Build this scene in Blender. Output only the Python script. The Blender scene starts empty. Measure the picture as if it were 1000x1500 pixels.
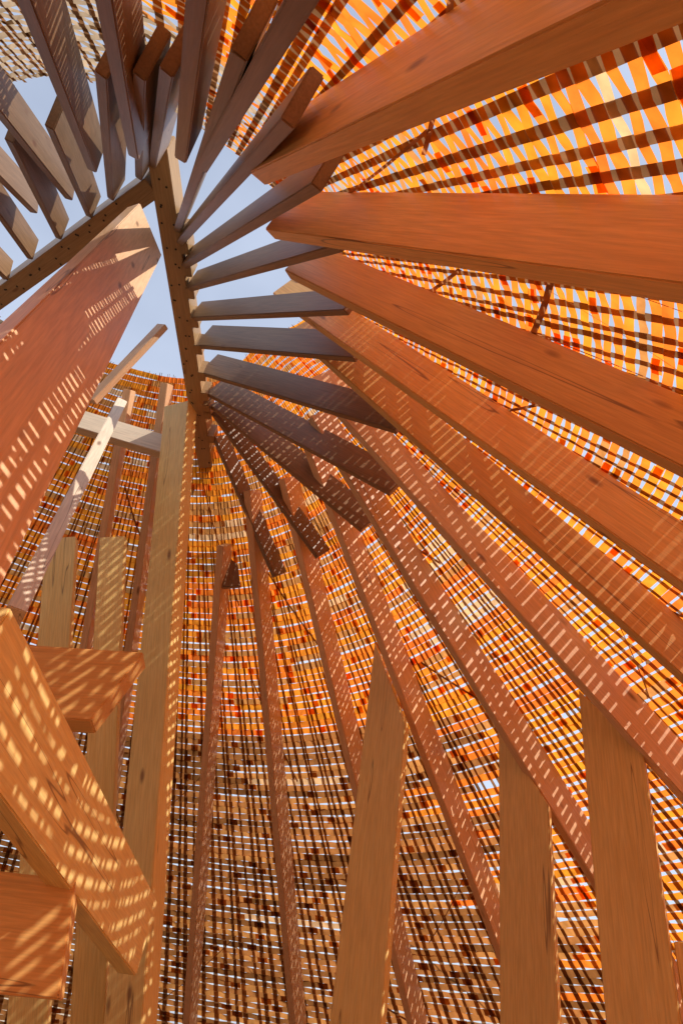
import bpy, bmesh, math, random
from mathutils import Vector, Matrix
random.seed(4)
sc=bpy.context.scene
# ---------------- camera: standing inside, 1.6 m above ground, tilted 38 deg up, 10 deg roll
th=math.radians(38); ro=math.radians(10)
F=Vector((0,math.cos(th),math.sin(th)))
U0=Vector((0,-math.sin(th),math.cos(th))); R0=Vector((1,0,0))
r=math.cos(ro)*R0+math.sin(ro)*U0
u=-math.sin(ro)*R0+math.cos(ro)*U0
cd=bpy.data.cameras.new("camera"); cam=bpy.data.objects.new("camera",cd); sc.collection.objects.link(cam)
cam.matrix_world=Matrix(((r.x,u.x,-F.x,0),(r.y,u.y,-F.y,0),(r.z,u.z,-F.z,1.6),(0,0,0,1)))
cd.sensor_fit='VERTICAL'; cd.sensor_height=36; cd.lens=24; cd.clip_end=3000; cd.clip_start=.05
sc.camera=cam
# ---------------- pavilion: cone of ribs about a vertical axis at C
C=Vector((-2,4,0)); ZA=7.88; K=.912
SA=math.sin(math.atan(K)); CA=math.cos(math.atan(K))
def nrm(p):
    a=math.atan2(p.y-C.y,p.x-C.x); return Vector((math.cos(a)*CA,math.sin(a)*CA,SA))
V=Vector; ZV=V((0,0,1))
RIBS=[(-.54,1.33,4.17,1.82,-1.73),(-.59,1.88,4.72,2.71,-1.04),(-.55,2.33,5.08,3.80,.19),(-.74,2.97,5.74,4.37,1.32),(-.61,3.32,5.82,4.68,2.38),
(-.45,3.76,5.80,4.85,3.77),(-.41,4.13,5.77,4.56,6.07),(-.41,4.46,5.72,3.61,8.03),(-.61,4.91,5.70,2.47,9.22),(-.95,5.24,5.75,1.01,10.16),
(-1.14,5.74,5.39,-.49,10.70),(-1.99,4.83,6.61,-1.81,10.85),(-2.33,4.88,6.48,-2.53,10.91),(-.87,1.52,4.53,1.21,-2.06),(-.97,1.51,4.56,.79,-2.27),
(-1.31,1.70,4.88,.54,-2.38),(-1.78,2.09,5.40,.36,-2.51),(-2.28,2.67,6.02,-.56,-2.97),(-2.62,2.88,6.11,-1.41,-3.72)]
B=[]
for i,(x0,y0,z0,x1,y1) in enumerate(RIBS):
    A=V((x0,y0,z0)); Q=V((x1,y1,0)); n=nrm(A*.6+Q*.4)
    dp=.235; t=.075; m='wood_warm'
    if i>=13: dp=.17; m='wood_dark'; t=.055  # near-left ribs: their shade is put into the darker wood colour
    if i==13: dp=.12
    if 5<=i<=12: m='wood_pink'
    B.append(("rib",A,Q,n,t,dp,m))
S0=V((-1.65,2.26,6.15)); S1=V((-1.45,5.97,6.15))
B.append(("spine_beam",S0,S1,ZV,.15,.2,'wood_brown'))
B.append(("spine_beam_short",V((-1.71,2.55,6.152)),V((-3.81,4.31,6.152)),ZV,.15,.22,'wood_brown'))
JK=[(-1.57,2.87,-.47,.71,3.58),(-1.56,2.97,-.36,.92,3.73),(-1.54,3.16,-.29,1.23,3.99),(-1.52,3.36,-.21,1.65,4.32),(-1.51,3.64,-.17,2.36,4.86),
(-1.48,3.92,-.09,2.93,5.16),(-1.46,4.22,.27,3.31,4.95),(-1.42,4.46,.34,4.02,4.99),(-1.39,4.61,.19,4.64,5.06),(-1.38,4.69,-.15,5.25,5.12),
(-1.38,5.02,-.54,5.70,5.11),(-1.42,6.01,-1.05,6.04,5.09),
(-1.70,2.41,-.78,.91,3.91),(-1.81,2.51,-.93,1.00,4.07),(-2.04,2.70,-1.12,1.07,4.20),(-2.23,2.87,-1.77,1.68,4.99),(-2.51,3.10,-2.17,1.93,5.27),
(-2.79,3.33,-2.74,2.49,5.71),(-3.05,3.57,-3.13,2.93,5.86)]
sdir=(S1-S0).normalized()
for k,(x0,y0,x1,y1,z1) in enumerate(JK):
    A=V((x0,y0,6.17))
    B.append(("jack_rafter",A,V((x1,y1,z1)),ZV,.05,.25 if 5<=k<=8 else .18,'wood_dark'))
    if k<12:
        q=S0+sdir*max(.15,min((S1-S0).length-.1,(A-S0).dot(sdir)))
        B.append(("hanger_block",q-sdir*.05+V((.1,0,-.015)),q+sdir*.05+V((.1,0,-.015)),ZV,.07,.17,'wood_brown'))
B.append(("strut_wide",V((-1.53,2.72,5.59)),V((-.14,.32,0)),V((-.41,-.87,.26)),.09,.34,'wood_pink'))
B.append(("strut_thin",V((-1.67,3.64,6.03)),V((-1.99,3.79,5.19)),ZV,.05,.1,'wood_pink'))
def cent(name,A,Q,wd,wide,thick,m,cut=0):
    A=V(A);Q=V(Q); x=(Q-A).normalized(); w=(wd-x*wd.dot(x)).normalized()
    B.append((name,A-w*wide/2,Q-w*wide/2,w,thick,wide,m,cut))
cent("main_post",(-1.65,4.62,6.08),(-.34,5.10,0),V((.94,-.35,0)),.24,.18,'wood_gold')
cent("cross_beam",(-2.73,4.87,5.95),(-1.71,4.94,5.85),ZV,.22,.1,'wood_pale')
cent("brace_upper",(-2.19,4.60,5.91),(-1.46,3.05,2.95),ZV,.24,.09,'wood_pale')
cent("brace_lower",(-.90,1.72,2.26),(-.66,4.27,1.93),ZV,.34,.1,'wood_gold')
cent("beam_end",(-1.75,2.91,2.57),(-.90,2.95,2.69),ZV,.32,.16,'wood_warm',.16)
cent("beam_end_low",(-1.75,2.91,1.72),(-.68,3.02,1.79),ZV,.36,.16,'wood_warm',-.05)
cent("back_post",(-2.37,5.14,4.77),(-.98,5.93,0),R0,.25,.1,'wood_gold')
cent("back_post",(-1.80,4.75,4.62),(-.54,5.51,0),R0,.2,.1,'wood_gold')
cent("side_post",(-1.85,2.9,0),(-1.85,2.9,3.1),V((0,1,0)),.24,.14,'wood_gold')
def vpost(x,y,z,w,cut=0,t=.09,up=.06):
    wd=V((.84,-.54,0)); top=V((x,y,z-cut/2+up)); bot=V((x,y,0))
    B.append(("post",bot-wd*w/2,top-wd*w/2,wd,t,w,'wood_gold',cut))
vpost(.69,5.58,4.12,.37,-.8)
vpost(1.66,5.00,3.38,.35,-.58)
vpost(1.84,3.89,3.33,.33,-.42)
vpost(2.07,3.80,2.2,.12)

def wood(name,c1,c2,c3):
    m=bpy.data.materials.new(name); m.use_nodes=True; nt=m.node_tree; N=nt.nodes; L=nt.links
    bs=N["Principled BSDF"]; tc=N.new("ShaderNodeTexCoord"); oi=N.new("ShaderNodeObjectInfo")
    ad=N.new("ShaderNodeVectorMath"); ad.operation='MULTIPLY_ADD'; L.new(oi.outputs['Random'],ad.inputs[0]); ad.inputs[1].default_value=(37,11,5); 
    L.new(tc.outputs['Object'],ad.inputs[2])
    mp=N.new("ShaderNodeMapping"); mp.inputs['Scale'].default_value=(.6,9,9); L.new(ad.outputs[0],mp.inputs[0])
    n1=N.new("ShaderNodeTexNoise"); n1.inputs['Scale'].default_value=1.6; n1.inputs['Detail'].default_value=3; n1.inputs['Distortion'].default_value=.6; L.new(mp.outputs[0],n1.inputs[0])
    mu=N.new("ShaderNodeMath"); mu.operation='MULTIPLY'; mu.inputs[1].default_value=14; L.new(n1.outputs[0],mu.inputs[0])
    fr=N.new("ShaderNodeMath"); fr.operation='PINGPONG'; fr.inputs[1].default_value=1; L.new(mu.outputs[0],fr.inputs[0])
    n2=N.new("ShaderNodeTexNoise"); n2.inputs['Scale'].default_value=1.2; n2.inputs['Detail'].default_value=4; L.new(ad.outputs[0],n2.inputs[0])
    mp3=N.new("ShaderNodeMapping"); mp3.inputs['Scale'].default_value=(3,60,60); L.new(ad.outputs[0],mp3.inputs[0])
    n3=N.new("ShaderNodeTexNoise"); n3.inputs['Scale'].default_value=2; n3.inputs['Detail'].default_value=3; L.new(mp3.outputs[0],n3.inputs[0])
    r1=N.new("ShaderNodeMix"); r1.data_type='RGBA'; r1.inputs[6].default_value=(*c1,1); r1.inputs[7].default_value=(*c2,1)
    sm=N.new("ShaderNodeMath"); sm.operation='MULTIPLY'; L.new(fr.outputs[0],sm.inputs[0]); sm.inputs[1].default_value=.45; L.new(sm.outputs[0],r1.inputs[0])
    r2=N.new("ShaderNodeMix"); r2.data_type='RGBA'; L.new(r1.outputs[2],r2.inputs[6]); r2.inputs[7].default_value=(*c3,1)
    rm=N.new("ShaderNodeMapRange"); rm.inputs[1].default_value=.4; rm.inputs[2].default_value=.7; rm.inputs[4].default_value=.6; L.new(n2.outputs[0],rm.inputs[0]); L.new(rm.outputs[0],r2.inputs[0])
    mp2=N.new("ShaderNodeMapping"); mp2.inputs['Scale'].default_value=(2,6,6); L.new(ad.outputs[0],mp2.inputs[0])
    vo=N.new("ShaderNodeTexVoronoi"); vo.inputs['Scale'].default_value=.9; L.new(mp2.outputs[0],vo.inputs[0])
    k=N.new("ShaderNodeMapRange"); k.inputs[1].default_value=.04; k.inputs[2].default_value=.11; k.inputs[3].default_value=.8; k.inputs[4].default_value=0; L.new(vo.outputs[0],k.inputs[0])
    r3=N.new("ShaderNodeMix"); r3.data_type='RGBA'; L.new(k.outputs[0],r3.inputs[0]); L.new(r2.outputs[2],r3.inputs[6]); r3.inputs[7].default_value=(.16,.06,.022,1)
    mp4=N.new("ShaderNodeMapping"); mp4.inputs['Scale'].default_value=(.25,7,7); L.new(ad.outputs[0],mp4.inputs[0])
    n4=N.new("ShaderNodeTexNoise"); n4.inputs['Scale'].default_value=1.3; n4.inputs['Detail'].default_value=1.5; L.new(mp4.outputs[0],n4.inputs[0])
    s4=N.new("ShaderNodeMath"); s4.operation='SUBTRACT'; s4.inputs[1].default_value=.68; L.new(n4.outputs[0],s4.inputs[0])
    a4=N.new("ShaderNodeMath"); a4.operation='ABSOLUTE'; L.new(s4.outputs[0],a4.inputs[0])
    k4=N.new("ShaderNodeMapRange"); k4.inputs[1].default_value=.001; k4.inputs[2].default_value=.005; k4.inputs[3].default_value=.7; k4.inputs[4].default_value=0; L.new(a4.outputs[0],k4.inputs[0])
    r4=N.new("ShaderNodeMix"); r4.data_type='RGBA'; L.new(k4.outputs[0],r4.inputs[0]); L.new(r3.outputs[2],r4.inputs[6]); r4.inputs[7].default_value=(.14,.055,.022,1)
    hs=N.new("ShaderNodeHueSaturation"); L.new(r4.outputs[2],hs.inputs['Color'])
    v=N.new("ShaderNodeMapRange"); v.inputs[3].default_value=.86; v.inputs[4].default_value=1.12; L.new(oi.outputs['Random'],v.inputs[0]); 
    v2=N.new("ShaderNodeMath"); v2.operation='MULTIPLY'; L.new(v.outputs[0],v2.inputs[0])
    v3=N.new("ShaderNodeMapRange"); v3.inputs[1].default_value=.3; v3.inputs[2].default_value=.7; v3.inputs[3].default_value=.86; v3.inputs[4].default_value=1.1; L.new(n3.outputs[0],v3.inputs[0]); L.new(v3.outputs[0],v2.inputs[1])
    L.new(v2.outputs[0],hs.inputs['Value'])
    L.new(hs.outputs[0],bs.inputs['Base Color']); bs.inputs['Roughness'].default_value=.42
    bp=N.new("ShaderNodeBump"); bp.inputs['Strength'].default_value=.25; bp.inputs['Distance'].default_value=.004; L.new(n3.outputs[0],bp.inputs['Height']); L.new(bp.outputs[0],bs.inputs['Normal'])
    return m
M={'wood_warm':wood('wood_warm',(.8,.45,.15),(.66,.31,.085),(.7,.36,.1)),
'wood_gold':wood('wood_gold',(.84,.63,.25),(.7,.45,.13),(.76,.5,.17)),
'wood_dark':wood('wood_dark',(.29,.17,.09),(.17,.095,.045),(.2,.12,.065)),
'wood_brown':wood('wood_brown',(.42,.26,.12),(.28,.16,.07),(.3,.18,.08)),
'wood_pink':wood('wood_pink',(.77,.49,.28),(.62,.35,.17),(.68,.4,.22)),
'wood_pale':wood('wood_pale',(.74,.6,.44),(.58,.44,.3),(.62,.5,.36))}
pav=bpy.data.objects.new("woven_timber_pavilion",None); sc.collection.objects.link(pav)
cnt={}
def beam(name,A,Q,n,t,dp,m,cut=0):
    x=(Q-A).normalized(); L=(Q-A).length
    y=n.cross(x).normalized(); z=x.cross(y)
    vs=[(a+(cut*(c/dp) if a else 0),b,c) for a in(0,L) for b in(-t/2,t/2) for c in(0,dp)]
    me=bpy.data.meshes.new(name); me.from_pydata(vs,[],[(0,1,3,2),(4,6,7,5),(0,4,5,1),(2,3,7,6),(0,2,6,4),(1,5,7,3)])
    bm=bmesh.new(); bm.from_mesh(me); bmesh.ops.recalc_face_normals(bm,faces=bm.faces)
    bmesh.ops.bevel(bm,geom=bm.edges[:],offset=.005,segments=2,affect='EDGES'); bm.to_mesh(me); bm.free()
    cnt[name]=cnt.get(name,0)+1
    ob=bpy.data.objects.new("%s_%d"%(name,cnt[name]),me); sc.collection.objects.link(ob); me.materials.append(M[m])
    ob.matrix_world=Matrix(((x.x,y.x,z.x,A.x),(x.y,y.y,z.y,A.y),(x.z,y.z,z.z,A.z),(0,0,0,1)))
    ob.parent=pav
    return ob
for b in B: beam(*b)
# nail heads on the underside of the two spine beams
vs=[];fs=[]
for P0,P1 in ((S0,S1),(V((-1.9,2.71,6.15)),V((-3.7,4.22,6.15)))):
    dd=(P1-P0); L=dd.length; dd.normalize(); sd=V((dd.y,-dd.x,0)); q=.08
    while q<L:
        for _ in range(2):
            c=P0+dd*(q+random.uniform(-.03,.03))+sd*random.uniform(-.055,.055); n=len(vs)
            for k in range(8): vs.append((c.x+.009*math.cos(k*.785),c.y+.009*math.sin(k*.785),6.147))
            fs.append(tuple(range(n,n+8)))
        q+=.16
me=bpy.data.meshes.new("nail_heads"); me.from_pydata(vs,[],fs); nm=bpy.data.materials.new("nail_steel"); nm.use_nodes=True
nm.node_tree.nodes["Principled BSDF"].inputs[0].default_value=(.05,.045,.04,1); nm.node_tree.nodes["Principled BSDF"].inputs['Metallic'].default_value=.7; me.materials.append(nm)
ob=bpy.data.objects.new("nail_heads",me); sc.collection.objects.link(ob); ob.parent=pav

def stop(a):
    b=(a+math.pi)%(2*math.pi)-math.pi
    return 1.624/(.739+.384*math.sin(a))-.5*math.exp(-((b)/.75)**2)-1.1*math.exp(-((b+1.72)/.42)**2)
SG=10.66
def pt(a,s,o):
    return (C.x+(s*SA+o*CA)*math.cos(a), C.y+(s*SA+o*CA)*math.sin(a), ZA-s*CA+o*SA)
NS=290; NC=142
vs=[];fs=[];col=[]
def colr(a,z):
    ad=math.degrees(a)%360
    if ad>180: ad-=360
    rn=random.random()
    if (ad<-70+random.uniform(-2,2) and z>4.3+random.uniform(-.1,.1)-max(0,-ad-100)*.1) or ad>125:
        w=random.uniform(.75,1.2); return (.42*w,.30*w,.19*w)
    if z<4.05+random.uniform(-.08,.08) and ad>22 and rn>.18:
        w=random.uniform(.6,1.6); return (.34*w,.125*w,.032*w)  # shade on the low far weave is put into the strip colour
    w=random.uniform(.78,1.0)
    g=random.uniform(.2,.34)
    if rn<.02: return (.8,.45,.2)
    if rn<(.22 if ad>10 else .1): return (.6,.24,.06)
    return (1.0*w,g*w,.024*w)
for j in range(NC):
    i=0
    base=j/NC
    while i<NS:
        ln=random.randint(5,18); e=min(NS,i+ln)
        a0=2*math.pi*(i+.5)/NS; st=stop(a0)
        if random.random()>.002:
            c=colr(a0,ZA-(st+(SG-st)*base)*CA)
            ad=math.degrees(a0)
            if 18<ad<130: k0=random.uniform(.82,1.02)
            elif ad<=18 or ad>325: k0=random.uniform(.66,.93)
            else: k0=random.uniform(.62,.92)
            wd=(SG-st)/NC*k0
            ds0=random.uniform(-.005,.005); ds1=ds0+random.uniform(-.009,.009)
            first=True
            for q in range(i*2-1,e*2+2):
                ii=q/2; a=2*math.pi*ii/NS
                st_=stop(a); f=(q-i*2)/((e-i)*2)
                s=st_+(SG-st_)*base+ds0+(ds1-ds0)*f+random.uniform(-.0012,.0012)
                rr=s*SA
                amp=.004+.0004*rr
                o=amp*(1 if (q//2+j)%2 else -1) if q%2==0 else 0
                tw=random.uniform(-.002,.002)
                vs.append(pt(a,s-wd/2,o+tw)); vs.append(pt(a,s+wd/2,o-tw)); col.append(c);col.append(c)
                n=len(vs)
                if not first: fs.append((n-4,n-3,n-1,n-2))
                first=False
        i=e
for i in range(NS):
    a0=2*math.pi*i/NS+random.uniform(-.004,.004)
    st=stop(a0)-.06*random.random(); 
    first=True; n=80
    wv=random.uniform(.75,1.2); w=random.uniform(.7,1.4); c=(.19*w,.085*w,.034*w)
    ad=math.degrees(a0)%360
    if 125<ad<265: c=(.35*w,.25*w,.17*w)
    k1=random.uniform(-.006,.006)
    for k in range(n+1):
        s=st+(SG-st)*k/n; rr=s*SA
        a=a0+k1*math.sin(k/n*5)
        hw=(.0048*rr-.002)*wv/rr
        vs.append(pt(a-hw,s,random.uniform(-.002,.002))); vs.append(pt(a+hw,s,random.uniform(-.002,.002))); col.append(c);col.append(c)
        m=len(vs)
        if not first: fs.append((m-4,m-3,m-1,m-2))
        first=False
for _ in range(130):
    a=random.uniform(-1.0,2.2); s=random.uniform(stop(a)+.3,9.5); da=random.uniform(-.25,.25); dsn=random.choice((-1,1))*random.uniform(.5,1.6)
    w=random.uniform(.7,1.2); c=(.3*w,.13*w,.05*w); first=True; o=random.choice((-.02,.03)); hw=random.uniform(.007,.013)
    for k in range(13):
        f=k/12; aa=a+da*f; ss=min(SG,s+dsn*f)
        if ss<stop(aa): break
        vs.append(pt(aa,ss-hw,o)); vs.append(pt(aa+hw/(ss*SA),ss+hw,o)); col.append(c);col.append(c); m=len(vs)
        if not first: fs.append((m-4,m-3,m-1,m-2))
        first=False
me=bpy.data.meshes.new("woven_shell"); me.from_pydata(vs,[],fs)
at=me.color_attributes.new("tint",'FLOAT_COLOR','POINT')
at.data.foreach_set("color",[x for c in col for x in (*c,1)])
ob=bpy.data.objects.new("woven_shell",me); sc.collection.objects.link(ob); ob.parent=pav
m=bpy.data.materials.new("woven_strips"); m.use_nodes=True; nt=m.node_tree; N=nt.nodes; L=nt.links
N.remove(N["Principled BSDF"]); out=N["Material Output"]
ca=N.new("ShaderNodeVertexColor"); ca.layer_name="tint"
tc=N.new("ShaderNodeTexCoord"); ns=N.new("ShaderNodeTexNoise"); ns.inputs['Scale'].default_value=14; ns.inputs['Detail'].default_value=4; L.new(tc.outputs['Object'],ns.inputs[0])
hs=N.new("ShaderNodeHueSaturation"); mr=N.new("ShaderNodeMapRange"); mr.inputs[1].default_value=.3; mr.inputs[2].default_value=.7; mr.inputs[3].default_value=.7; mr.inputs[4].default_value=1.1
L.new(ns.outputs[0],mr.inputs[0]); L.new(mr.outputs[0],hs.inputs['Value']); L.new(ca.outputs[0],hs.inputs['Color'])
df=N.new("ShaderNodeBsdfDiffuse"); tr=N.new("ShaderNodeBsdfTranslucent"); mx=N.new("ShaderNodeMixShader"); mx.inputs[0].default_value=.75
L.new(hs.outputs[0],df.inputs[0]); L.new(hs.outputs[0],tr.inputs[0]); L.new(df.outputs[0],mx.inputs[1]); L.new(tr.outputs[0],mx.inputs[2]); L.new(mx.outputs[0],out.inputs[0])
me.materials.append(m)
g=bpy.data.meshes.new("ground"); s=900; g.from_pydata([(-s,-s,0),(s,-s,0),(s,s,0),(-s,s,0)],[],[(0,1,2,3)])
go=bpy.data.objects.new("ground",g); sc.collection.objects.link(go)
gm=bpy.data.materials.new("dry_soil"); gm.use_nodes=True; nt=gm.node_tree
n=nt.nodes.new("ShaderNodeTexNoise"); n.inputs['Scale'].default_value=2000; n.inputs['Detail'].default_value=8
cr=nt.nodes.new("ShaderNodeValToRGB"); cr.color_ramp.elements[0].color=(.3,.22,.14,1); cr.color_ramp.elements[1].color=(.48,.38,.26,1)
tc=nt.nodes.new("ShaderNodeTexCoord"); nt.links.new(tc.outputs['Generated'],n.inputs[0]); nt.links.new(n.outputs[0],cr.inputs[0]); nt.links.new(cr.outputs[0],nt.nodes["Principled BSDF"].inputs[0])
nt.nodes["Principled BSDF"].inputs['Roughness'].default_value=.95
g.materials.append(gm)
el=math.radians(45); az=math.radians(-33)
sd=V((math.cos(el)*math.cos(az),math.cos(el)*math.sin(az),math.sin(el)))
sl=bpy.data.lights.new("sun",'SUN'); sl.energy=5; sl.angle=math.radians(.4); sl.color=(1,.95,.87)
so=bpy.data.objects.new("sun",sl); sc.collection.objects.link(so); so.rotation_euler=(-sd).to_track_quat('-Z','Y').to_euler(); so.location=(20,-8,30)
w=bpy.data.worlds.new("World"); sc.world=w; w.use_nodes=True; nt=w.node_tree
sk=nt.nodes.new("ShaderNodeTexSky"); sk.sky_type='NISHITA'; sk.sun_disc=False; sk.sun_elevation=el; sk.sun_rotation=math.radians(123); sk.dust_density=2
tc=nt.nodes.new("ShaderNodeTexCoord"); n=nt.nodes.new("ShaderNodeTexNoise"); n.inputs['Scale'].default_value=1.6; n.inputs['Detail'].default_value=5; nt.links.new(tc.outputs['Generated'],n.inputs[0])
mr=nt.nodes.new("ShaderNodeMapRange"); mr.inputs[1].default_value=.35; mr.inputs[2].default_value=.7; mr.inputs[3].default_value=.4; mr.inputs[4].default_value=.8; nt.links.new(n.outputs[0],mr.inputs[0])
mx=nt.nodes.new("ShaderNodeMix"); mx.data_type='RGBA'; nt.links.new(mr.outputs[0],mx.inputs[0]); nt.links.new(sk.outputs[0],mx.inputs[6]); mx.inputs[7].default_value=(6.2,6.9,8.4,1)
nt.links.new(mx.outputs[2],nt.nodes["Background"].inputs[0]); nt.nodes["Background"].inputs[1].default_value=.15
sc.view_settings.view_transform='Standard'; sc.view_settings.look='None'; sc.view_settings.exposure=0
